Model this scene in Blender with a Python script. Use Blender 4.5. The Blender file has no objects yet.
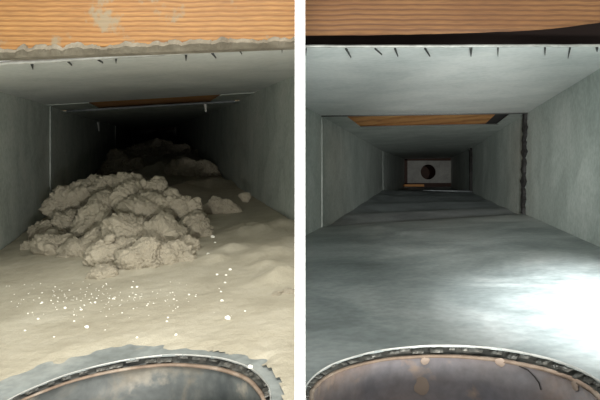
import bpy, bmesh, math, random
from mathutils import Vector, noise, Matrix

# ------------------------------------------------------------------ camera, world, lights, exposure
S = bpy.context.scene
COL = S.collection
CZ = 0.10                      # camera height
F = 600.0                      # focal length in pixels of a 600x400 frame

cam_d = bpy.data.cameras.new('camera'); cam = bpy.data.objects.new('camera', cam_d); COL.objects.link(cam)
cam.location = (0, 0, CZ); cam.rotation_euler = (math.pi/2, 0, 0)
cam_d.sensor_width = 36; cam_d.lens = 36.0; cam_d.clip_start = 0.01; cam_d.clip_end = 100
S.camera = cam

w = bpy.data.worlds.new('world'); S.world = w; w.use_nodes = True
w.node_tree.nodes['Background'].inputs[0].default_value = (0.98, 1.0, 0.96, 1)
w.node_tree.nodes['Background'].inputs[1].default_value = 0.80

S.view_settings.view_transform = 'Standard'
S.view_settings.look = 'None'
S.view_settings.gamma = 1.0
S.view_settings.use_curve_mapping = False
S.view_settings.exposure = 0.2

def lamp(kind, name, loc, target, power, col=(1, 1, 1), **kw):
    d = bpy.data.lights.new(name, kind); o = bpy.data.objects.new(name, d); COL.objects.link(o)
    d.energy = power; d.color = col
    for k, v in kw.items(): setattr(d, k, v)
    o.location = loc
    o.rotation_euler = (Vector(target) - Vector(loc)).to_track_quat('-Z', 'Y').to_euler()
    return o

R = math.radians
# low spot for an unseen flash, lifting the ceiling; added area lamp for floor
lamp('SPOT', 'low_spot_dusty', (-0.006, -0.02, CZ-0.085), (-0.22, 0.75, CZ+0.09), 7.0, (1.0, 0.98, 0.93),
     spot_size=R(110), spot_blend=0.8, shadow_soft_size=0.012)
lamp('AREA', 'floor_fill_dusty', (-0.14, 0.22, CZ+0.36), (-0.14, 0.40, CZ-0.12), 1.5, (1.0, 0.97, 0.90),
     shape='RECTANGLE', size=0.22, size_y=0.12)
# low spot for an unseen flash, lifting the ceiling; narrow torch beam down the duct
lamp('SPOT', 'low_spot_clean', (0.10, -0.02, CZ-0.075), (0.34, 0.9, CZ+0.08), 5.2, (0.98, 1.0, 0.97),
     spot_size=R(110), spot_blend=0.8, shadow_soft_size=0.012)
lamp('SPOT', 'torch_clean_beam', (0.05, -0.05, CZ-0.01), (1.13, 5.3, CZ+0.24), 95.0, (1.0, 0.99, 0.95),
     spot_size=R(24), spot_blend=1.0, shadow_soft_size=0.02)
# room light falling through the open register beside the clean duct
lamp('SPOT', 'register_light_clean', (0.285, 0.24, CZ+0.30), (0.312, 0.375, CZ-0.1), 105.0, (0.98, 0.99, 1.0),
     spot_size=R(60), spot_blend=1.0, shadow_soft_size=0.03)

# ------------------------------------------------------------------ helpers
def W(px, py, Y):
    return Vector(((px-300.0)/F*Y, Y, CZ-(py-200.0)/F*Y))

def fbm(p, oct=4, h=1.0, lac=2.0):
    return noise.fractal(p, h, lac, oct)

ORIG = {}
def prop(o, label=None, cat=None, group=None, kind=None):
    if label: o['label'] = label
    if cat: o['category'] = cat
    if group: o['group'] = group
    if kind: o['kind'] = kind
    return o

def empty(name, loc, **kw):
    o = bpy.data.objects.new(name, None); COL.objects.link(o); o.location = loc
    o.empty_display_size = 0.02
    ORIG[o] = Vector(loc); prop(o, **kw); return o

def obj(name, verts, faces, mat, parent=None, smooth=False, base=False, **kw):
    """verts are world coordinates; the origin goes to the box centre (or its base)."""
    vs = [Vector(v) for v in verts]
    lo = Vector([min(v[i] for v in vs) for i in range(3)]); hi = Vector([max(v[i] for v in vs) for i in range(3)])
    c = (lo+hi)/2
    if base: c.z = lo.z
    m = bpy.data.meshes.new(name); m.from_pydata([v-c for v in vs], [], faces)
    m.materials.append(mat)
    if smooth: m.polygons.foreach_set('use_smooth', [True]*len(m.polygons))
    m.update()
    o = bpy.data.objects.new(name, m); COL.objects.link(o)
    ORIG[o] = c
    if parent: o.parent = parent; o.location = c-ORIG[parent]
    else: o.location = c
    return prop(o, **kw)

def fixn(o):
    bm = bmesh.new(); bm.from_mesh(o.data); bmesh.ops.recalc_face_normals(bm, faces=bm.faces); bm.to_mesh(o.data); bm.free(); return o

def clip_x(verts, faces, x, keep):
    """cut a mesh at the plane x; keep -1 the low side, +1 the high side."""
    bm = bmesh.new(); bv = [bm.verts.new(v) for v in verts]
    for f in faces: bm.faces.new([bv[i] for i in f])
    bmesh.ops.bisect_plane(bm, geom=bm.verts[:]+bm.edges[:]+bm.faces[:], dist=1e-6, plane_co=(x, 0, 0),
                           plane_no=(-keep, 0, 0), clear_outer=True)
    bmesh.ops.holes_fill(bm, edges=[e for e in bm.edges if e.is_boundary], sides=0)
    bm.verts.index_update()
    V = [v.co.copy() for v in bm.verts]; Fc = [[v.index for v in f.verts] for f in bm.faces]; bm.free()
    return V, Fc

def slab(fn, nu, ns, off):
    """closed sheet: fn(a,b) -> inner point, off = outward vector."""
    V = []; Fc = []; n = (nu+1)*(ns+1)
    for k in range(2):
        for j in range(ns+1):
            for i in range(nu+1):
                V.append(fn(i/nu, j/ns) + (off if k else Vector((0, 0, 0))))
    I = lambda i, j, k: k*n + j*(nu+1)+i
    for j in range(ns):
        for i in range(nu):
            Fc.append((I(i,j,0), I(i+1,j,0), I(i+1,j+1,0), I(i,j+1,0)))
            Fc.append((I(i,j,1), I(i,j+1,1), I(i+1,j+1,1), I(i+1,j,1)))
    for j in range(ns):
        Fc.append((I(0,j,0), I(0,j+1,0), I(0,j+1,1), I(0,j,1))); Fc.append((I(nu,j,0), I(nu,j,1), I(nu,j+1,1), I(nu,j+1,0)))
    for i in range(nu):
        Fc.append((I(i,0,0), I(i,0,1), I(i+1,0,1), I(i+1,0,0))); Fc.append((I(i,ns,0), I(i+1,ns,0), I(i+1,ns,1), I(i,ns,1)))
    return V, Fc

def boxv(p0, ex, ey, ez):
    V = [p0+ex*i+ey*j+ez*k for k in (0,1) for j in (0,1) for i in (0,1)]
    return V, [(0,2,3,1), (4,5,7,6), (0,1,5,4), (2,6,7,3), (0,4,6,2), (1,3,7,5)]

def tube(pts, r, n=6):
    V = []; Fc = []
    for k, p in enumerate(pts):
        t = (pts[min(k+1, len(pts)-1)]-pts[max(k-1, 0)]).normalized()
        a = t.orthogonal().normalized() if abs(t.z) > .9 else t.cross(Vector((0,0,1))).normalized(); b = t.cross(a)
        rr = r[k] if isinstance(r, (list, tuple)) else r
        for i in range(n):
            q = 2*math.pi*i/n; V.append(p+a*(rr*math.cos(q))+b*(rr*math.sin(q)))
    for k in range(len(pts)-1):
        for i in range(n):
            j = (i+1) % n; Fc.append((k*n+i, k*n+j, k*n+n+j, k*n+n+i))
    Fc.append(tuple(range(n))[::-1]); Fc.append(tuple((len(pts)-1)*n+i for i in range(n)))
    return V, Fc

# ------------------------------------------------------------------ materials
def sr(r, g, b):
    f = lambda c: ((c/255)/12.92 if c/255 <= .04045 else ((c/255+.055)/1.055)**2.4)
    return (f(r), f(g), f(b), 1)

class NT:
    def __init__(s, name):
        s.m = bpy.data.materials.new(name); s.m.use_nodes = True; s.t = s.m.node_tree; s.n = s.t.nodes
        s.b = s.n['Principled BSDF']
        s.tc = s.n.new('ShaderNodeTexCoord')
    def link(s, a, b): s.t.links.new(a, b)
    def mapping(s, scale=(1,1,1), rot=(0,0,0), loc=(0,0,0), src='Object'):
        m = s.n.new('ShaderNodeMapping'); m.inputs['Scale'].default_value = scale; m.inputs['Rotation'].default_value = rot
        m.inputs['Location'].default_value = loc
        s.link(s.tc.outputs[src], m.inputs[0]); return m.outputs[0]
    def noise(s, vec, scale, detail=4, rough=.55, dist=0):
        n = s.n.new('ShaderNodeTexNoise'); n.inputs['Scale'].default_value = scale; n.inputs['Detail'].default_value = detail
        n.inputs['Roughness'].default_value = rough; n.inputs['Distortion'].default_value = dist
        s.link(vec, n.inputs['Vector']); return n.outputs['Fac']
    def ramp(s, fac, stops):
        r = s.n.new('ShaderNodeValToRGB'); e = r.color_ramp.elements
        e[0].position, e[0].color = stops[0]; e[1].position, e[1].color = stops[-1]
        for p, c in stops[1:-1]: x = e.new(p); x.color = c
        s.link(fac, r.inputs[0]); return r.outputs[0]
    def mix(s, fac, a, b, mode='MIX'):
        m = s.n.new('ShaderNodeMix'); m.data_type = 'RGBA'; m.blend_type = mode
        for sock, v in ((m.inputs[0], fac), (m.inputs[6], a), (m.inputs[7], b)):
            if hasattr(v, 'is_linked') or isinstance(v, bpy.types.NodeSocket): s.link(v, sock)
            else: sock.default_value = v
        return m.outputs[2]
    def bump(s, fac, strength, dist):
        b = s.n.new('ShaderNodeBump'); b.inputs['Strength'].default_value = strength; b.inputs['Distance'].default_value = dist
        s.link(fac, b.inputs['Height']); s.link(b.outputs[0], s.b.inputs['Normal'])
    def set(s, col=None, rough=.6, metal=0.0):
        if col is not None:
            if isinstance(col, bpy.types.NodeSocket): s.link(col, s.b.inputs['Base Color'])
            else: s.b.inputs['Base Color'].default_value = col
        s.b.inputs['Roughness'].default_value = rough; s.b.inputs['Metallic'].default_value = metal
        return s.m

def metal(name, c0, c1, c2, rough=.5, met=.35, scale=14, stretch=(1,1,1), spots=None):
    n = NT(name); v = n.mapping(stretch)
    a = n.noise(v, scale, 6, .6, .6)
    col = n.ramp(a, [(.30, c0), (.5, c1), (.72, c2)])
    fine = n.noise(n.mapping(), 160, 3)
    col = n.mix(.12, col, n.ramp(fine, [(.35, (0,0,0,1)), (.65, (1,1,1,1))]), 'OVERLAY')
    if spots:
        s2 = n.noise(n.mapping(loc=(3,1,2)), 30, 5, .6)
        col = n.mix(n.ramp(s2, [(.60, (0,0,0,1)), (.70, (1,1,1,1))]), col, spots)
    n.bump(n.noise(n.mapping(), 40, 4), .12, .002)
    return n.set(col, rough, met)

M = {}
M['galv_dusty'] = metal('galvanised_dusty', sr(172,180,172), sr(192,200,192), sr(206,210,202), .6, .08)
M['galv_worn'] = metal('galvanised_worn_floor', sr(120,126,124), sr(146,152,150), sr(172,174,168), .55, .1, spots=sr(170,163,145))
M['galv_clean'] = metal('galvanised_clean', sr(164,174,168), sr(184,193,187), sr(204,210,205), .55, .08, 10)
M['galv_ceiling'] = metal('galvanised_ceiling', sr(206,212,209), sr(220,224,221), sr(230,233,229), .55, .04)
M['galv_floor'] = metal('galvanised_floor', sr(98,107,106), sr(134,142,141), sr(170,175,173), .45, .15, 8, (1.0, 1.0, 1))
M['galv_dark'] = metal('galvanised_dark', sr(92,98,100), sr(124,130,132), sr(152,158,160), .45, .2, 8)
M['cut_edge'] = metal('bright_cut_edge', sr(150,152,148), sr(186,187,182), sr(212,212,206), .45, .3)
M['tab'] = metal('tarnished_tab', sr(40,41,40), sr(78,78,74), sr(130,126,118), .5, .35, 60)
M['seam'] = metal('seam_strip', sr(150,158,152), sr(176,182,176), sr(192,196,190), .5, .25)
M['void'] = NT('gap_shade_and_seam').set(sr(30,15,9), .9)  # puts the shade of the gap into colour; also the dark floor seam
M['sealant'] = metal('black_sealant_and_gap', sr(10,10,9), sr(18,17,16), sr(32,31,28), .8, 0, 80)
M['white'] = NT('white_paint').set((.92,.92,.92,1), .6)
M['white_end'] = metal('pale_end_panel', sr(140,140,136), sr(160,160,155), sr(174,174,168), .6, .1)
M['mark'] = NT('dark_snip_edge').set(sr(60,62,60), .8)  # dark grey drawn for the open snips and the slot edges
M['pipe_dusty'] = metal('pipe_dusty', sr(66,70,70), sr(88,91,89), sr(122,114,100), .6, .2, 30, spots=sr(136,130,118))
M['pipe_clean'] = metal('pipe_clean', sr(150,128,116), sr(146,138,138), sr(128,126,132), .5, .2, 16, spots=sr(186,160,140))
M['rust'] = metal('rusty_rim', sr(110,92,78), sr(134,116,100), sr(162,150,136), .7, .1, 40)
M['scar'] = NT('tan_stain').set(sr(158,140,126), .7)
M['hair'] = NT('dark_hair').set(sr(50,44,42), .6)
M['crumb'] = NT('white_plaster').set(sr(245,243,232), .8)

def dustmat(name, c0, c1, c2, sc):
    n = NT(name); v = n.mapping()
    a = n.noise(v, sc, 8, .65)
    col = n.ramp(a, [(.3, c0), (.5, c1), (.7, c2)])
    n.bump(n.noise(n.mapping(), 260, 6, .7), .5, .002)
    return n.set(col, .95, 0)
M['dust'] = dustmat('grey_brown_dust', sr(146,137,120), sr(170,161,142), sr(188,180,162), 45)
M['dust_floor'] = dustmat('settled_dust', sr(158,151,132), sr(174,167,148), sr(188,182,164), 18)
M['dust_crust'] = dustmat('dust_crust', sr(104,97,84), sr(126,119,104), sr(146,139,124), 60)

def wood(name, light, dark, smear=None, seed=0.0):
    n = NT(name)
    v = n.mapping((2.5, 1, 1), loc=(seed, seed*.7, 0))
    wv = n.n.new('ShaderNodeTexWave'); wv.wave_type = 'BANDS'; wv.bands_direction = 'Z'
    wv.inputs['Scale'].default_value = 75; wv.inputs['Distortion'].default_value = 3.0; wv.inputs['Detail'].default_value = 3
    wv.inputs['Detail Scale'].default_value = .12; wv.inputs['Detail Roughness'].default_value = .55
    n.link(v, wv.inputs['Vector'])
    col = n.ramp(wv.outputs['Fac'], [(.05, dark), (.55, light), (1, light)])
    big = n.noise(n.mapping((4, 1, 14), loc=(seed,0,0)), 3, 4)
    col = n.mix(n.ramp(big, [(.35, (0,0,0,1)), (.7, (.55,.55,.55,1))]), col, dark)
    fib = n.noise(n.mapping((12, 1, 220)), 6, 4)
    col = n.mix(.22, col, n.ramp(fib, [(.3, (0,0,0,1)), (.7, (1,1,1,1))]), 'OVERLAY')
    if smear:
        a = n.noise(n.mapping((1, 1, .8), loc=(1.3,0,.2)), 42, 5, .6)
        col = n.mix(n.ramp(a, [(.58, (0,0,0,1)), (.66, (.8,.8,.8,1))]), col, smear)
    n.bump(wv.outputs['Fac'], .15, .001)
    return n.set(col, .6)
M['wood_l'] = wood('dusty_pine', sr(150,110,60), sr(122,80,36), sr(124,114,92))
M['wood_r'] = wood('pine', sr(122,84,46), sr(94,58,28), None, 3.1)
M['wood_s'] = wood('joist_pine', sr(232,172,104), sr(200,134,72), None, 5.2)
M['wood_dark'] = wood('dark_wood', sr(70,38,20), sr(44,22,12), None, 7.0)

# ------------------------------------------------------------------ duct geometry
class Duct:
    """rings of four corners (TL, TR, BR, BL) along the duct; s = depth of the ring."""
    def __init__(s, rings): s.r = rings
    def ring(s, t):
        r = s.r
        k = 0
        while k < len(r)-2 and t > r[k+1][0]: k += 1
        a, b = r[k], r[k+1]; q = (t-a[0])/(b[0]-a[0])
        return [a[1][i].lerp(b[1][i], q) for i in range(4)]
    def pt(s, face, a, t):
        TL, TR, BR, BL = s.ring(t)
        return {'left': lambda: BL.lerp(TL, a), 'right': lambda: BR.lerp(TR, a),
                'floor': lambda: BL.lerp(BR, a), 'ceiling': lambda: TL.lerp(TR, a)}[face]()

dL = Vector((-146/F, 1, 64/F)); dR = Vector((130/F, 1, 28/F))
BLc = [W(50,106,1.2), W(251,94,1.2), W(251,196,1.2), W(50,214,1.2)]
ductL = Duct([(t, [c+dL*(t-1.2) for c in BLc]) for t in (0.2, 1.2, 3.2, 5.4)])
BRc = [W(322,116,1.18), W(527,113,1.22), W(525,214,1.22), W(322,227,1.18)]
ductR = Duct([(0.2, [c-dR for c in BRc]), (1.2, BRc),
              (2.75, [W(383,151,2.75), W(472,148,2.75), W(472,191,2.75), W(383,189,2.75)]),
              (5.3, [W(405,159,5.3), W(451,158,5.3), W(451,183,5.3), W(405,184,5.3)])])
OUT = {'left': Vector((-1,0,0)), 'right': Vector((1,0,0)), 'floor': Vector((0,0,-1)), 'ceiling': Vector((0,0,1))}
XC = 0.0017     # half thickness of the partition

def panel(duct, side, face, t0, t1, mat, parent, nu=10, ns=14, thick=None, a0=0, a1=1, warp=.0012, lift=0, seed=0, name='sheet_metal_panel', clip=True, fn2=None):
    thick = thick or (.0012 if face == 'ceiling' else .004)
    o = OUT[face]; i_first = lambda a: a < 1e-6; i_last = lambda a: a > 1-1e-6
    def fn(a, b):
        t = t0+(t1-t0)*b; aa = a0+(a1-a0)*a
        if a0 == 0 and i_first(a): aa = -.035
        if a1 == 1 and i_last(a): aa = 1.035
        p = duct.pt(face, aa, t)
        e = min(1, 6*min(a, 1-a, b, 1-b))
        p = p - o*(warp*e*noise.noise(p*7+Vector((seed,0,0)))+lift)
        if fn2: p = fn2(p, a, b)
        return p
    V, Fc = slab(fn, nu, ns, o*thick)
    if clip:
        k = -1 if side == 'L' else 1
        V, Fc = clip_x(V, Fc, k*XC, k)
    return fixn(obj(name, V, Fc, mat, parent, smooth=False))

def plane_z(duct):
    a = duct.pt('floor', 0, .3); b = duct.pt('floor', 1, .3); c = duct.pt('floor', 0, 1.1)
    n = (b-a).cross(c-a)
    return lambda x, y: a.z-(n.x*(x-a.x)+n.y*(y-a.y))/n.z

zL = plane_z(ductL); zR = plane_z(ductR)

def floor_with_hole(duct, side, t0, t1, cx, cy, rad, mat, parent, seed):
    """flat sheet with a round ragged hole, thickness downward."""
    z = plane_z(duct); k = -1 if side == 'L' else 1
    quad = [duct.pt('floor', 0, t0), duct.pt('floor', 1, t0), duct.pt('floor', 1, t1), duct.pt('floor', 0, t1)]
    N = 160; NR = 14
    def hit(ang):
        d = (math.cos(ang), math.sin(ang)); best = 9
        for i in range(4):
            a, b = quad[i], quad[(i+1) % 4]; ex, ey = b.x-a.x, b.y-a.y
            det = d[0]*(-ey)-d[1]*(-ex)
            if abs(det) < 1e-9: continue
            rx, ry = a.x-cx, a.y-cy
            u = (rx*(-ey)-ry*(-ex))/det; v = (d[0]*ry-d[1]*rx)/det
            if u > 0 and -1e-6 <= v <= 1+1e-6: best = min(best, u)
        return best
    angs = [2*math.pi*i/N for i in range(N)]
    for q in quad:                                                     # corner directions exactly
        a = math.atan2(q.y-cy, q.x-cx) % (2*math.pi)
        j = min(range(N), key=lambda i: abs(angs[i]-a)); angs[j] = a
    V = []; Fc = []
    for kk in range(2):
        for i, a in enumerate(angs):
            far = hit(a); r0 = rad*(1+.012*noise.noise(Vector((i*.35, seed, 0)))+.012*noise.noise(Vector((i*.9, seed, 4))))
            for j in range(NR+1):
                q = (j/NR)**1.8; r = r0+(far-r0)*q
                x = cx+r*math.cos(a); y = cy+r*math.sin(a)
                e = min(1, 4*q)*(1 if j < NR else 0)
                V.append(Vector((x, y, z(x, y)+e*.0012*noise.noise(Vector((x*9, y*9, seed)))-kk*.0012)))
    I = lambda i, j, kk: kk*N*(NR+1)+(i % N)*(NR+1)+j
    for i in range(N):
        for j in range(NR):
            Fc.append((I(i,j,0), I(i,j+1,0), I(i+1,j+1,0), I(i+1,j,0))); Fc.append((I(i,j,1), I(i+1,j,1), I(i+1,j+1,1), I(i,j+1,1)))
        Fc.append((I(i,0,0), I(i+1,0,0), I(i+1,0,1), I(i,0,1))); Fc.append((I(i,NR,0), I(i,NR,1), I(i+1,NR,1), I(i+1,NR,0)))
    V, Fc = clip_x(V, Fc, k*XC, k)
    return fixn(obj('sheet_metal_panel', V, Fc, mat, parent))

HL = (-.0905, .2997, .0757)     # pipe holes: centre x, y, radius
HR = (.0672, .2690, .0650)

def setting(name, loc, label): return empty(name, loc, label=label, kind='structure')

def vstrip(duct, face, t, wdt, a0, a1, mat, parent, name, proud=.003, n=1, rag=0, seed=0, x_off=0):
    """upright joint strip on a wall at depth t."""
    o = OUT[face]; V = []; Fc = []
    for i in range(n+1):
        a = a0+(a1-a0)*i/n
        w0 = wdt*(.5+rag*noise.noise(Vector((i*.5, seed, 1)))); w1 = wdt*(.5+rag*noise.noise(Vector((i*.5, seed, 7))))
        p0 = duct.pt(face, a, t-w0); p1 = duct.pt(face, a, t+w1)
        V += [p0, p1, p1-o*proud, p0-o*proud]
    for i in range(n):
        for j in range(4):
            k = (j+1) % 4; Fc.append((i*4+j, i*4+k, i*4+4+k, i*4+4+j))
    Fc.append((0,1,2,3)); Fc.append((n*4+3, n*4+2, n*4+1, n*4))
    return fixn(obj(name, V, Fc, mat, parent))

# --------------------------- partition between the two ducts
V, Fc = boxv(Vector((-.00165,.2,CZ-.20)), Vector((.0033,0,0)), Vector((0,.86,0)), Vector((0,0,.50)))
obj('wall_middle', V, Fc, M['white'], None, base=True, label='thin upright white partition board between the two ducts', kind='structure')

# --------------------------- dusty duct (left)
f = setting('floor', ductL.pt('floor', .5, 1.2), 'sheet-metal floor of the dust-filled duct')
floor_with_hole(ductL, 'L', .2, 1.2, *HL, M['galv_worn'], f, 1.0)
panel(ductL, 'L', 'floor', 1.2, 3.2, M['galv_dusty'], f); panel(ductL, 'L', 'floor', 3.2, 5.4, M['galv_dusty'], f)
wl = setting('wall_left', ductL.pt('left', 0, 1.2), 'grey sheet-metal wall beside the big dust heap')
for i, (a, b) in enumerate(((.3,1.2), (1.2,3.2), (3.2,5.4))): panel(ductL, 'L', 'left', a, b, M['galv_dusty'], wl, seed=i, lift=-.0015*i, warp=.003)
vstrip(ductL, 'left', 1.2, .012, 0, 1, M['seam'], wl, 'seam_strip', .003)
vstrip(ductL, 'left', 3.2, .02, 0, 1, M['seam'], wl, 'seam_strip', .004)
wr = setting('wall_right', ductL.pt('right', 0, 1.2), 'grey sheet-metal wall beside the small loose clump of dust')
for i, (a, b) in enumerate(((.7,1.2), (1.2,3.2), (3.2,5.4))): panel(ductL, 'L', 'right', a, b, M['galv_dusty'], wr, seed=9+i, lift=-.003*i, warp=.003)
LIPL = .535; LIPR = .55
ce = setting('ceiling', ductL.pt('ceiling', .5, LIPL), 'sheet-metal ceiling over the dust heap with a slot showing wood')
c1 = panel(ductL, 'L', 'ceiling', LIPL, 1.16, M['galv_ceiling'], ce, a0=-.1, nu=30, ns=20, warp=.002)
panel(ductL, 'L', 'ceiling', 1.38, 3.2, M['galv_dusty'], ce, lift=.004); panel(ductL, 'L', 'ceiling', 3.2, 5.4, M['galv_dusty'], ce, lift=.004)
panel(ductL, 'L', 'ceiling', 1.16, 1.38, M['galv_dusty'], ce, a0=0, a1=.20, nu=3, ns=3, lift=.001)
panel(ductL, 'L', 'ceiling', 1.16, 1.38, M['galv_dusty'], ce, a0=.84, a1=1, nu=3, ns=3, lift=.001)

# --------------------------- clean duct (right)
f2 = setting('floor', ductR.pt('floor', .5, 1.2), 'bare metal floor of the swept duct')
floor_with_hole(ductR, 'R', .2, 1.2, *HR, M['galv_floor'], f2, 5.0)
def ribs(p, a, b):
    e = min(1, 8*min(a, 1-a, b, 1-b))
    return p+Vector((0, 0, e*(.006*math.sin(b**.75*26.0+.5*a)-.004)))
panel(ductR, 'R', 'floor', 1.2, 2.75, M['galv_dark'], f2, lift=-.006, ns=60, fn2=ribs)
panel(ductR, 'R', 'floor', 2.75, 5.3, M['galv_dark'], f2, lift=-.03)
V, Fc = tube([ductR.pt('floor', a, 2.75)+Vector((0,0,-.002)) for a in (.45,.6,.8,1)], [.001,.0025,.004,.005], 8)
obj('edge_hem', V, Fc, M['galv_dark'], f2, smooth=True)
V, Fc = tube([ductR.pt('floor', a, 1.2)+Vector((0,0,-.0022)) for a in (0,.3,.6,1)], .0018, 6)
obj('edge_hem', V, Fc, M['void'], f2, smooth=True)
wl2 = setting('wall_left', ductR.pt('left', 0, 1.2), 'shaded grey sheet-metal wall of the swept duct with pale upright seams')
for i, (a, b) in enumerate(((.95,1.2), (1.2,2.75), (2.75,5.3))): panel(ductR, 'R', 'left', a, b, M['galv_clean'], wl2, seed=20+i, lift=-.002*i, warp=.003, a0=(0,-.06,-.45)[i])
vstrip(ductR, 'left', 1.2, .010, 0, .97, M['seam'], wl2, 'seam_strip', .0016)
vstrip(ductR, 'left', 2.75, .02, 0, 1, M['galv_clean'], wl2, 'seam_strip', .0008)
wr2 = setting('wall_right', ductR.pt('right', 0, 1.2), 'brightly lit grey sheet-metal wall of the swept duct with dark ragged joint')
for i, (a, b) in enumerate(((.3,1.2), (1.2,2.75), (2.75,5.3))): panel(ductR, 'R', 'right', a, b, M['galv_clean'], wr2, seed=30+i, lift=.0001*i, warp=.003, a0=(0,-.06,-.45)[i])
vstrip(ductR, 'right', 1.208, .030, .0, 1, M['sealant'], wr2, 'sealant_bead', .006, n=34, rag=.9, seed=3)
vstrip(ductR, 'right', 2.75, .05, 0, 1, M['sealant'], wr2, 'sealant_bead', .012, n=14, rag=.4, seed=8)
ce2 = setting('ceiling', ductR.pt('ceiling', .5, LIPR), 'sheet-metal ceiling of the swept duct with a slot showing a pine joist')
c2 = panel(ductR, 'R', 'ceiling', LIPR, 1.19, M['galv_ceiling'], ce2, a0=-.1, nu=30, ns=20, warp=.002)
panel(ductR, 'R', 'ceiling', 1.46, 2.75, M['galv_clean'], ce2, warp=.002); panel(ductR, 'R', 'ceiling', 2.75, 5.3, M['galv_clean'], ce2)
panel(ductR, 'R', 'ceiling', 1.19, 1.46, M['galv_clean'], ce2, a0=0, a1=.11, nu=3, ns=3)
panel(ductR, 'R', 'ceiling', 1.19, 1.46, M['galv_clean'], ce2, a0=.92, a1=1, nu=3, ns=3)
V, Fc = tube([ductR.pt('ceiling', a, 1.192)+Vector((0,0,-.001)) for a in (0,.3,.6,1)], .0016, 6)
obj('edge_hem', V, Fc, M['mark'], ce2, smooth=True)

for dd, tt, a, b, rr, par, mm in ((ductR, 1.458, .10, .93, .0013, ce2, 'mark'), (ductL, 1.378, .02, .98, .0030, ce, 'galv_dark')):
    V, Fc = tube([dd.pt('ceiling', a+(b-a)*i/8, tt)+Vector((0,0,.0002-(.004 if dd is ductL else 0))) for i in range(9)], rr, 6)
    obj('edge_hem', V, Fc, M[mm], par, smooth=True)

# hemmed front lips of the two ceilings and the little snipped notches along them
def lip(duct, side, t, parent, notches, seed):
    pts = []
    for i in range(41):
        a = -.1+1.1*i/40; p = duct.pt('ceiling', a, t)
        pts.append(p+Vector((0, 0, .0003+.0006*noise.noise(Vector((i*.4, seed, 0))))))
    V, Fc = tube(pts, .0019 if side == 'L' else .0014, 8); k = -1 if side == 'L' else 1
    V, Fc = clip_x(V, Fc, k*XC, k)
    fixn(obj('edge_hem', V, Fc, M['cut_edge'], parent, smooth=True))
    for px, ln, lean, wd in notches:
        def at(x, tt):
            lo, hi = -.3, 1.3
            for _ in range(40):
                m = (lo+hi)/2; q = duct.pt('ceiling', m, tt)
                if q.x/q.y*F+300 < x: lo = m
                else: hi = m
            return duct.pt('ceiling', lo, tt)
        t1 = t+.004; t2 = t+.004+ln*.0042
        a = at(px, t1); b = at(px+lean, t2); h = Vector((wd*.00035, 0, 0)); dn = Vector((0,0,-.0016))
        V = [a-h+dn, a+h+dn, b+h*.25+dn, b-h*.25+dn, a-h, a+h, b+h*.25, b-h*.25]
        obj('snip', V, [(3,2,1,0), (4,5,6,7), (0,1,5,4), (1,2,6,5), (2,3,7,6), (3,0,4,7)], M['mark'], parent)
lip(ductL, 'L', LIPL, ce, [(32,9,1,4), (68,7,4,2), (98,6,5,1.5), (116,7,0,2.5), (186,10,0,3), (212,9,4,2.5), (240,5,2,1), (282,6,0,1.5)], 2)
lip(ductR, 'R', LIPR, ce2, [(306,7,0,2), (346,10,5,2.5), (375,7,7,1.5), (395,9,3,2.5), (425,9,5,2.5), (471,9,0,4), (498,9,0,2), (545,8,0,2.5), (570,12,-2,2.5), (597,4,0,4)], 6)

# --------------------------- far ends
def end_wall(duct, side, t, hx, hy, hr, mat, label, frame):
    TL, TR, BR, BL = duct.ring(t)
    root = setting('wall_back', (BL+BR)/2, label)
    N = 48; V = []; Fc = []
    cx, cz = hx, hy; x0, x1 = min(TL.x, BL.x)-.05, max(TR.x, BR.x)+.05; z0, z1 = min(BL.z, BR.z)-.12, max(TL.z, TR.z)+.05
    y = t-.006
    for k in range(2):
        for i in range(N):
            a = 2*math.pi*i/N; c, s = math.cos(a), math.sin(a)
            V.append(Vector((cx+hr*c, y+k*.002, cz+hr*s)))
            u = min(((x1-cx)/c if c > 1e-6 else (x0-cx)/c if c < -1e-6 else 9), ((z1-cz)/s if s > 1e-6 else (z0-cz)/s if s < -1e-6 else 9))
            V.append(Vector((cx+u*c, y+k*.002, cz+u*s)))
    I = lambda i, j, k: k*2*N+(i % N)*2+j
    for i in range(N):
        Fc += [(I(i,0,0), I(i+1,0,0), I(i+1,1,0), I(i,1,0)), (I(i,0,1), I(i,1,1), I(i+1,1,1), I(i+1,0,1)),
               (I(i,0,0), I(i,0,1), I(i+1,0,1), I(i+1,0,0)), (I(i,1,0), I(i+1,1,0), I(i+1,1,1), I(i,1,1))]
    fixn(obj('end_panel', V, Fc, mat, root))
    V = []; Fc = []
    for k, (r, yy) in enumerate(((hr+.0005, y+.001), (hr+.0005, y+.25))):
        for i in range(N): a = 2*math.pi*i/N; V.append(Vector((cx+r*math.cos(a), yy, cz+r*math.sin(a))))
    for i in range(N): j = (i+1) % N; Fc.append((i, j, N+j, N+i))
    Fc.append(tuple(N+i for i in range(N)))
    obj('round_outlet', V, Fc, M['wood_dark'], root)
    for (p0, p1, d) in frame:
        V, Fc = boxv(Vector((p0.x, t-.03, p0.z)), Vector((p1.x-p0.x,0,0)), Vector((0,.03,0)), Vector((0,0,p1.z-p0.z)))
        fixn(obj('wooden_batten', V, Fc, M[d], root))
T = 5.27
h = W(428,172,5.3)
end_wall(ductR, 'R', 5.3, h.x, h.z, .066, M['white_end'], 'pale end panel with a round dark outlet in the swept duct',
         [(W(405,160.5,T), W(451,158,T), 'wood_dark'), (W(404,185,T), W(407.5,159,T), 'wood_dark'), (W(404,187,T), W(452,183,T), 'wood_dark')])
h = W(156,137,5.4)
end_wall(ductL, 'L', 5.4, h.x, h.z, .055, M['white_end'], 'end panel with a round outlet in deep shade behind the dust',
         [(W(128,130,5.37), W(174,126,5.37), 'wood_dark')])
p = W(404.5,186.5,4.9); V, Fc = boxv(p, Vector((.16,0,0)), Vector((0,.06,0)), Vector((0,0,.018)))
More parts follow.
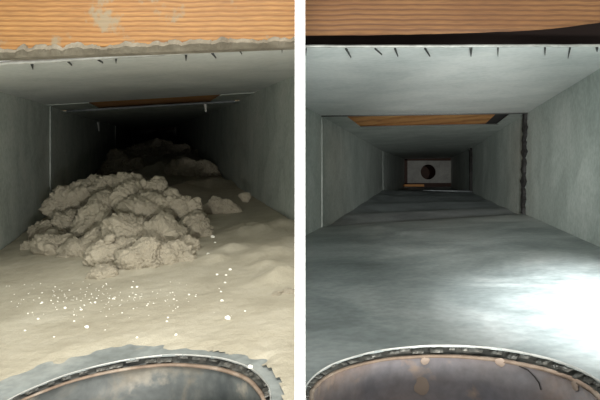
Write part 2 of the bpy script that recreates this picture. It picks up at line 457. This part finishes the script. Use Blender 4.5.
obj('wood_offcut', V, Fc, M['wood_s'], None, base=True, label='short orange wood strip lying before the pale end panel', cat='wood')

# --------------------------- wooden boards over the lips
def board(name, side, xs, ybot, ytop, Y, thick, mat, label, cat='board', rag=.0004, parent=None):
    """front face given by its lower edge (px -> py) at depth Y."""
    n = 40; V = []; Fc = []
    def low(x):
        for (xa, ya), (xb, yb) in zip(ybot, ybot[1:]):
            if xa <= x <= xb: return ya+(yb-ya)*(x-xa)/(xb-xa)
        return ybot[-1][1]
    for i in range(n+1):
        x = xs[0]+(xs[1]-xs[0])*i/n
        a = W(x, low(x), Y); a.z += rag*noise.noise(Vector((i*.7, 3, 1))); b = W(x, ytop, Y)
        c = a+Vector((0,0,.0025))
        V += [a+Vector((0,.002,0)), c, b, b+Vector((0,thick,0)), a+Vector((0,thick,.016))]
    for i in range(n):
        for j in range(5): k = (j+1) % 5; Fc.append((i*5+j, i*5+k, i*5+5+k, i*5+5+j))
    Fc.append((0,1,2,3,4)); Fc.append(tuple(n*5+j for j in (4,3,2,1,0)))
    k = -1 if side == 'L' else 1
    V, Fc = clip_x(V, Fc, k*XC, k)
    return fixn(obj(name, V, Fc, mat, parent, base=True, label=label, cat=cat))
board('wooden_board', 'L', (-260,320), [(-260,66),(-60,56),(0,53),(150,47),(300,42),(330,41)], -260, .505, .035, M['wood_l'],
      'orange pine board with grey dust smears above the dusty metal lip')
board('wooden_board', 'R', (280,860), [(280,36),(305,35),(370,34.5),(450,33),(520,30.5),(560,27.5),(600,22),(680,14),(860,6)], -260, .50, .035, M['wood_r'],
      'orange pine board above a dark gap and the clean metal lip')
board('gap_shade_board', 'R', (280,780), [(280,58),(300,57.5),(600,51),(780,48)], -160, .64, .02, M['void'],  # added board, its near-black colour paints the shade under the front board
      'added dark board painted as the shade in the gap over the clean lip')

def joist(duct, side, t0, t1, a0, a1, mat, label):
    p = [duct.pt('ceiling', a0, t0), duct.pt('ceiling', a1, t0), duct.pt('ceiling', a1, t1), duct.pt('ceiling', a0, t1)]
    n = 16; V = []; Fc = []
    for i in range(n+1):
        a = i/n; u = p[0].lerp(p[1], a); v = p[3].lerp(p[2], a); up = Vector((0,0,.0048))
        V += [u+up, v+up, v+up+Vector((0,0,.09)), u+up+Vector((0,0,.09))]
    for i in range(n):
        for j in range(4): k = (j+1) % 4; Fc.append((i*4+j, i*4+k, i*4+4+k, i*4+4+j))
    Fc.append((0,1,2,3)); Fc.append(tuple(n*4+j for j in (3,2,1,0)))
    return fixn(obj('wooden_joist', V, Fc, mat, None, base=True, label=label, cat='joist'))
joist(ductL, 'L', 1.17, 1.60, .02, .98, M['wood_s'], 'dim wooden joist glimpsed through the ceiling slot above the dust')
joist(ductR, 'R', 1.20, 1.62, .02, .86, M['wood_s'], 'pine joist showing through the ceiling slot of the swept duct')
joist(ductR, 'R', 1.20, 1.62, .86, .98, M['sealant'], 'black block drawn for the dark gap at the end of the pine joist in the ceiling slot')  # black fill puts the darkness of the gap into colour

# --------------------------- round take-off pipes in the floor
def pipe(side, hole, zf, mat, label, ntab, seed, rustmat):
    cx, cy, rad = hole
    zc = zf(cx, cy); root = empty('round_pipe', (cx, cy, zc-.12), label=label, cat='pipe')
    sx = (zf(cx+.1, cy)-zc)/.1; sy = (zf(cx, cy+.1)-zc)/.1
    N = 96
    drop = lambda a, dz: dz*(.2+.8*(.5+.5*math.cos(a-1.0))) if -.02 < dz < 0 else dz      # the pipe sits a little askew
    def ringp(r, dz, wob=0):
        out = []
        for i in range(N):
            a = 2*math.pi*i/N; rr = r*(1+wob*noise.noise(Vector((i*.25, seed, dz*40))))
            x, y = rr*math.cos(a), rr*math.sin(a); out.append(Vector((cx+x, cy+y, zc+sx*x+sy*y+drop(a, dz))))
        return out
    def shell(name, prof, m, parent=root, wob=0, close=False, smooth=True):
        V = []; Fc = []
        for r, dz in prof: V += ringp(r, dz, wob)
        K = len(prof)
        for k in range(K-1 if not close else K):
            k2 = (k+1) % K
            for i in range(N): j = (i+1) % N; Fc.append((k*N+i, k*N+j, k2*N+j, k2*N+i))
        return fixn(obj(name, V, Fc, m, parent, smooth=smooth))
    r1 = rad-.0035
    # dark recess under the cut edge, then the rolled rim, then the pipe wall
    shell('collar', [(rad+.004, -.0016), (rad+.004, -.0055), (rad-.002, -.0058), (rad-.002, -.0052), (rad+.002, -.005), (rad+.002, -.0016)], M['tab'], close=True)
    tw = shell('pipe_wall', [(r1, -.0065), (r1-.0002, -.02), (r1, -.045), (r1-.0006, -.10), (r1+.001, -.10), (r1+.0015, -.0065)], mat, close=True, wob=.004)
    shell('rim', [(r1-.0008, -.0062), (r1-.0006, -.0050), (r1+.0012, -.0046), (r1+.002, -.0062)], rustmat, close=True, wob=.012)
    V = ringp(r1, -.10)+[Vector((cx, cy, zc-.104))]
    obj('pipe_bend', V, [(i, (i+1) % N, N) for i in range(N)], mat, root, smooth=True)
    rnd = random.Random(seed)
    for i in range(ntab):                          # snipped tabs folded under the floor sheet
        a0 = 2*math.pi*(i+.5*rnd.random())/ntab; a1 = a0+2*math.pi/ntab*(.35+.6*rnd.random())
        d = -.0014-.0022*rnd.random(); inr = .0002+.0024*rnd.random(); V = []; n = 4
        for j in range(n+1):
            a = a0+(a1-a0)*j/n
            for (r, dz) in ((rad+.003, -.0013), (rad-inr*(.5+rnd.random()), d+.0008*rnd.random()), (rad-inr-.0003, d-.0008), (rad+.003, -.0022)):
                x, y = r*math.cos(a), r*math.sin(a); V.append(Vector((cx+x, cy+y, zc+sx*x+sy*y+drop(a, dz))))
        Fc = []
        for j in range(n):
            for q in range(4): k = (q+1) % 4; Fc.append((j*4+q, j*4+k, j*4+4+k, j*4+4+q))
        Fc.append((0,1,2,3)); Fc.append(tuple(n*4+q for q in (3,2,1,0)))
        fixn(obj('tab', V, Fc, M['tab'], root))
    # bright raw edge of the floor sheet round the hole
    shell('cut_edge', [(rad+.0002, .00015), (rad-.0003, .0001), (rad-.0003, -.0009), (rad+.0002, -.0009)], M['cut_edge'], close=True, wob=.012)
    return root, ringp, r1, zc
pl, *_ = pipe('L', HL, zL, M['pipe_dusty'], 'dust-stained dark grey round pipe opening in the dusty floor', 46, 4, M['rust'])
pr, _, r1, zc = pipe('R', HR, zR, M['pipe_clean'], 'brownish round pipe opening in the bare metal floor', 50, 11, M['rust'])

def on_pipe(px, py, hole, r, zf):
    """point on the pipe wall seen at a pixel: used to set a stain where it sits on the pipe."""
    cx, cy, _r = hole; d = W(px, py, 1.0)-Vector((0,0,CZ)); d.z = W(px,py,1.0).z-CZ
    A = d.x**2+d.y**2; B = -2*(d.x*cx+d.y*cy); C = cx*cx+cy*cy-r*r
    t = (-B+math.sqrt(max(0, B*B-4*A*C)))/(2*A)
    return Vector((d.x*t, d.y*t, CZ+d.z*t))
def stain(px, py, w_, h_, seed):
    V = []; n = 14; rr = r1-.0006
    c = on_pipe(px, py, HR, rr, zR); a0 = math.atan2(c.y-HR[1], c.x-HR[0])
    V.append(Vector((HR[0]+(rr-.0006)*math.cos(a0), HR[1]+(rr-.0006)*math.sin(a0), c.z)))
    for i in range(n):
        q = 2*math.pi*i/n; k = 1+.35*noise.noise(Vector((math.cos(q)*1.3, math.sin(q)*1.3, seed)))
        a = a0-w_*k*math.cos(q)/rr; V.append(Vector((HR[0]+rr*math.cos(a), HR[1]+rr*math.sin(a), c.z+h_*k*math.sin(q))))
    o = obj('stain', V, [(0, 1+i, 1+(i+1) % n) for i in range(n)], M['scar'], pr, smooth=True, label='tan sealant blot on the pipe wall')
    return o
stain(422, 386, .0042, .0052, 1); stain(425, 361, .0025, .0022, 2); stain(500, 362, .003, .0022, 3); stain(575, 386, .003, .002, 6)
pts = [on_pipe(x, y, HR, r1-.0008, zR) for x, y in ((519,366),(528,370),(534,376),(539,383),(541,390))]
V, Fc = tube(pts, .00035, 5); obj('scratch', V, Fc, M['hair'], pr, label='thin dark curved scratch')

# ------------------------------------------------------------------ dust
heap_spots = [  # px, py, depth, radius px : clumps of the big heap
    (72,205,.95,24), (93,198,.97,24), (112,193,.93,20), (132,189,.90,17), (150,196,.88,20), (122,207,.84,26), (150,218,.80,30),
    (178,216,.83,26), (193,232,.78,20), (100,226,.82,26), (70,226,.87,20), (45,236,.87,17), (36,252,.80,17), (58,254,.76,22),
    (86,252,.73,24), (116,258,.67,26), (146,262,.63,26), (172,264,.64,24), (188,254,.69,20), (132,240,.72,26), (165,242,.71,26), (106,277,.60,14)]
heap_top = [(128,180,.88,6), (100,184,.93,6), (142,185,.86,6), (158,184,.88,8), (86,186,.95,7), (52,238,.80,9), (112,182,.92,5), (172,197,.83,9)]
def lat(x, y):          # 0..1 across the dusty duct
    a = ductL.pt('floor', 0, y); b = ductL.pt('floor', 1, y); return (x-a.x)/(b.x-a.x)
mounds = []
for px, py, Y, r in heap_spots:
    c = W(px, py, Y); mounds.append((c.x, Y, max(.004, c.z-zL(c.x, Y))*.75, r/F*Y*1.05))
far = [(.28,1.60,.045,.10), (.55,1.85,.04,.16), (.42,2.3,.05,.22), (.75,2.0,.03,.16), (.5,3.0,.07,.4), (.3,2.9,.06,.3), (.8,1.45,.03,.07), (.64,1.35,.022,.06),
       (.85,2.6,.06,.2), (.5,4.2,.05,.5)]
for u, Y, hh, rr in far:
    p = ductL.pt('floor', u, Y); mounds.append((p.x, Y, hh, rr))
for px, py, hh, rr in ((250,232,.010,.035), (280,228,.008,.03), (265,255,.006,.03), (283,280,.009,.022), (268,268,.006,.015), (235,250,.006,.02), (212,262,.007,.016),(285,300,.006,.02)):
    H = .1; Y = .8
    for _ in range(20):
        q = W(px, py, Y); Y = Y*(1+ .5*((q.z-zL(q.x, Y))/max(.02, CZ-zL(q.x, Y))))
    mounds.append((W(px,py,Y).x, Y, hh, rr))
def dust_h(x, y):
    d = math.hypot(x-HL[0], y-HL[1])-HL[2]
    side = min(1, max(0, (x-HL[0]+.03)/.07))
    fade = min(1, max(0, (d-.004+.012*side+.016*noise.noise(Vector((x*25, y*25, 0)))+.006*noise.noise(Vector((x*90, y*90, 3))))/(.035-.014*side)))
    g = 0
    for mx, my, hh, rr in mounds:
        q = ((x-mx)**2+(y-my)**2)/(rr*rr)
        if q < 5: g = max(g, hh*math.exp(-q*1.1)) + .25*min(g, hh*math.exp(-q*1.1))
    base = .0025+.0010*fbm(Vector((x*22, y*22, 2)), 5)+.0005*fbm(Vector((x*120, y*120, 5)), 3)
    g *= 1+(.55*fbm(Vector((x*30, y*30, 9)), 5) if y < 1.25 else .5*fbm(Vector((x*9, y*6, 9)), 3))
    return -.0035+fade*(.0032+base+g)
def dust_sheet(y0, y1, ny, nu):
    V = []; Fc = []
    for j in range(ny+1):
        y = y0*(y1/y0)**(j/ny)
        a = ductL.pt('floor', .004, y); b = ductL.pt('floor', .996, y)
        for i in range(nu+1):
            p = a.lerp(b, i/nu); V.append(Vector((p.x, p.y, p.z+dust_h(p.x, p.y))))
    for j in range(ny):
        for i in range(nu): k = j*(nu+1)+i; Fc.append((k, k+1, k+nu+2, k+nu+1))
    # drop the faces over the pipe opening
    keep = []
    for fc in Fc:
        c = sum((V[i] for i in fc), Vector())/4
        if math.hypot(c.x-HL[0], c.y-HL[1]) > HL[2]+.006 and c.x < .02: keep.append(fc)
    return clip_open(V, keep)
def clip_open(V, Fc):
    bm = bmesh.new(); bv = [bm.verts.new(v) for v in V]
    for f_ in Fc: bm.faces.new([bv[i] for i in f_])
    bmesh.ops.bisect_plane(bm, geom=bm.verts[:]+bm.edges[:]+bm.faces[:], dist=1e-6, plane_co=(-XC-.0002,0,0), plane_no=(1,0,0), clear_outer=True)
    bmesh.ops.delete(bm, geom=[v for v in bm.verts if not v.link_faces], context='VERTS')
    bm.verts.index_update(); V2 = [v.co.copy() for v in bm.verts]; F2 = [[v.index for v in f_.verts] for f_ in bm.faces]; bm.free(); return V2, F2
V, Fc = dust_sheet(.22, 5.35, 560, 220)
obj('settled_dust', V, Fc, M['dust_floor'], None, smooth=True, label='layer of tan dust settled over the floor of the filled duct', cat='dust', kind='stuff')

def lump_mesh(seed, sub, name):
    bm = bmesh.new(); bmesh.ops.create_icosphere(bm, subdivisions=sub, radius=1)
    o = Vector((seed*13.7, seed*5.1, seed*2.3))
    for v in bm.verts:
        p = v.co.normalized(); q = p+o
        wv = Vector((noise.noise(q*1.7), noise.noise(q*1.7+Vector((7,0,0))), noise.noise(q*1.7+Vector((0,7,0)))))*.35; u = q+wv
        d = .96+.42*fbm(q*.9, 2)+.20*(abs(noise.noise(u*2.6))-.2)+.15*(abs(noise.noise(u*5.5+wv))-.2)+.10*(abs(noise.noise(u*12))-.2)+.05*fbm(u*24, 3)
        v.co = p*d
    m = bpy.data.meshes.new(name); bm.to_mesh(m); bm.free(); m.materials.append(M['dust'])
    m.polygons.foreach_set('use_smooth', [True]*len(m.polygons)); return m
lumps = [lump_mesh(i+1, 6, 'clump') for i in range(8)]
small = [lump_mesh(i+21, 3, 'nodule') for i in range(4)]
rnd = random.Random(5)
c0 = W(120, 240, .78); c0.z = zL(c0.x, c0.y)
heap = empty('dust_heap', c0, label='big lumpy heap of grey-brown dust against the dusty duct wall', cat='dust heap')
def lump(name, mesh, loc, r, parent=None, flat=.85, **kw):
    o = bpy.data.objects.new(name, mesh); COL.objects.link(o)
    o.rotation_euler = (rnd.uniform(-.5,.5), rnd.uniform(-.5,.5), rnd.uniform(0,6.28)); o.scale = (r*1.08, r, r*flat)
    ORIG[o] = Vector(loc)
    if parent: o.parent = parent; o.location = Vector(loc)-ORIG[parent]
    else: o.location = loc
    return prop(o, **kw)
for i, (px, py, Y, r) in enumerate(heap_spots): lump('clump', lumps[i % 8], W(px, py, Y), r/F*Y, heap)
for i, (px, py, Y, r) in enumerate(heap_top): lump('nodule', small[i % 4], W(px, py, Y), r/F*Y, heap)
for k in range(45):                                   # crumbly nodules over the heap faces
    px, py, Y, r = rnd.choice(heap_spots); a = rnd.uniform(0, 6.28); q = rnd.uniform(.5, .95); rr = r/F*Y
    c = W(px, py, Y)+Vector((rr*q*math.cos(a), -rr*.55*rnd.random(), rr*q*math.sin(a)*.8)); rs = rnd.uniform(.0025, .0065)
    if c.z > zL(c.x, c.y)+.004: lump('nodule', small[k % 4], c, rs, heap)

def floor_y(px, py, extra=0):
    Y = .6
    lo, hi = .2, 5
    for _ in range(50):
        m = (lo+hi)/2; q = W(px, py, m)
        if q.z > zL(q.x, m)+extra: lo = m
        else: hi = m
    return lo
def rest(px, py): Y = floor_y(px, py, .004); p = W(px, py, Y); return Vector((p.x, Y, zL(p.x, Y)+max(0, dust_h(p.x, Y))))

def small_heap(name, label, spots, group=None, flat=.85):
    px, py = spots[0][:2]; b = rest(px, py+spots[0][2]*.6)
    root = empty(name, b, label=label, cat='dust clump', group=group)
    for i, (x, y, r) in enumerate(spots):
        Y = b.y; p = W(x, y, Y)
        if flat < .5: p.z = b.z-.001
        lump('clump', lumps[(i*3+2) % 8], p, r/F*Y, root, flat=flat)
    return root
small_heap('dust_clump', 'loose pale clump of dust alone beside the big heap', [(216,206,11), (226,209,10), (236,212,7), (209,209,6), (245,197,6)])
small_heap('dust_clump', 'low pale dust patch on the open floor toward the partition', [(285,285,9), (276,289,7), (292,289,8)], flat=.3)
for lab, sp in (('dim dust mound behind the big heap beneath the ceiling slot', [(120,165,14), (133,168,12), (110,170,10)]),
                ('dim low dust clump behind the loose pale clump', [(190,168,12), (203,172,11), (176,170,10), (213,176,8)]),
                ('darkest dust mound deep in the filled duct', [(160,152,16), (145,156,14), (176,156,14)])):
    px, py, r = sp[0]; b = rest(px, py+r*.9)
    root = empty('dust_mound', b, label=lab, cat='dust mound')
    for i, (x, y, r) in enumerate(sp): lump('clump', lumps[(i+4) % 8], W(x, y, b.y), r/F*b.y, root)

# crust of dust packed along the lip under the dusty board
n = 220; V = []; Fc = []
for i in range(n+1):
    x = -60+365*i/n; yl = 58-(58-46.5)*x/295.0
    hh = 10.0+6.0*fbm(Vector((i*.055, 3, 0)), 4)+3.0*noise.noise(Vector((i*.21, 9, 0)))+1.2*noise.noise(Vector((i*.9, 9, 3)))
    hh = max(1.5, hh)
    a = W(x, yl+1.2, .509); b = W(x, yl-hh*.55, .5005+.002*noise.noise(Vector((i*.3, 0, 0)))); c = W(x, yl-hh, .5035)
    V += [a+Vector((0,-.003,0)), b+Vector((0,-.002,0)), c, c+Vector((0,.006,0)), a+Vector((0,.006,0))]
for i in range(n):
    for j in range(5): k = (j+1) % 5; Fc.append((i*5+j, i*5+k, i*5+5+k, i*5+5+j))
Fc.append((0,1,2,3,4)); Fc.append(tuple(n*5+j for j in (4,3,2,1,0)))
V, Fc = clip_x(V, Fc, -XC, -1)
fixn(obj('dust_crust', V, Fc, M['dust_crust'], None, base=True, label='ragged grey crust of dust along the foot of the dusty board', cat='dust'))

# white crumbs
crumb_meshes = []
for s in range(4):
    bm = bmesh.new(); bmesh.ops.create_icosphere(bm, subdivisions=1, radius=1)
    for v in bm.verts: v.co *= 1+.35*noise.noise(v.co*1.5+Vector((s*9, 0, 0)))
    m = bpy.data.meshes.new('plaster_crumb'); bm.to_mesh(m); bm.free(); m.materials.append(M['crumb']); crumb_meshes.append(m)
def crumb(px, py, r, label, group, k):
    c = rest(px, py); rr = r/F*c.y
    o = bpy.data.objects.new('plaster_crumb', crumb_meshes[k % 4]); COL.objects.link(o)
    o.scale = (rr, rr, rr*.75); o.rotation_euler = (0, 0, k*1.3); o.location = c+Vector((0,0,rr*.45))
    prop(o, label, 'crumb', group)
big = [(228,317,3.4,'largest white plaster crumb lying alone on the tan dust'), (250,361,3.2,'white plaster crumb near the pipe opening edge')]
for i, (x, y, r, l) in enumerate(big): crumb(x, y, r, l, None, i)
for i, (x, y, r) in enumerate([(213,237,2.4), (208,254,2.0), (230,268,1.8), (226,273,1.4), (217,273,1.6), (225,281,1.4), (221,290,1.2), (215,242,1.2)]):
    crumb(x, y, r, 'white plaster crumb on the floor just beside the big dust heap', 'white crumbs beside the big heap', i)
mid = [(87,325,2.4), (81,308,1.7), (65,306,1.6), (38,318,1.4), (137,286,1.6), (132,286,1.4), (42,301,1.4), (95,301,1.3), (176,333,1.9), (222,299,2.0), (137,335,1.4),
       (25,329,1.2), (74,319,1.2), (113,297,1.2), (167,320,1.3), (168,316,1.2), (189,293,1.3), (174,298,1.2), (245,309,1.2), (54,335,1.0)]
for k in range(200):
    x = rnd.gauss(95, 55); y = rnd.gauss(297, 11)
    if 6 < x < 240 and 280 < y < 345: mid.append((x, y, rnd.choice((.4,.45,.5,.6,.7,.9))))
for i, (x, y, r) in enumerate(mid):
    if r >= 1.0: crumb(x, y, r, 'white plaster crumb larger than the specks around it before the big heap', 'larger white crumbs before the heap', i)
    else: crumb(x, y, r, 'tiny white plaster speck on the tan dust before the big heap', 'tiny white specks before the heap', i)

# small bright tabs in the dusty duct
p = ductL.pt('left', .75, 2.0)
def tabthing(px, py0, py1, Y, wpx, lean, label, name):
    a = W(px, py0, Y); b = W(px+lean, py1, Y); hw = wpx/F*Y/2
    V = [a+Vector((-hw,0,0)), a+Vector((hw,0,0)), b+Vector((hw*.5,0,0)), b+Vector((-hw*.5,0,0))]
    V += [v+Vector((0,.003,0)) for v in V]
    fixn(obj(name, V, [(0,1,2,3), (7,6,5,4), (0,4,5,1), (1,5,6,2), (2,6,7,3), (3,7,4,0)], M['cut_edge'], None, base=True, label=label, cat='metal tab'))
YW = 1.2*100.0/(152-98); YW = 2.24
tabthing(98, 122, 131, 2.20, 2.4, 1, 'small bright metal tab sticking out of the dusty duct wall', 'metal_tab')
tabthing(205, 104, 112, 1.30, 2.6, 1, 'small pale metal tab hanging by the slot in the dusty ceiling', 'metal_tab')
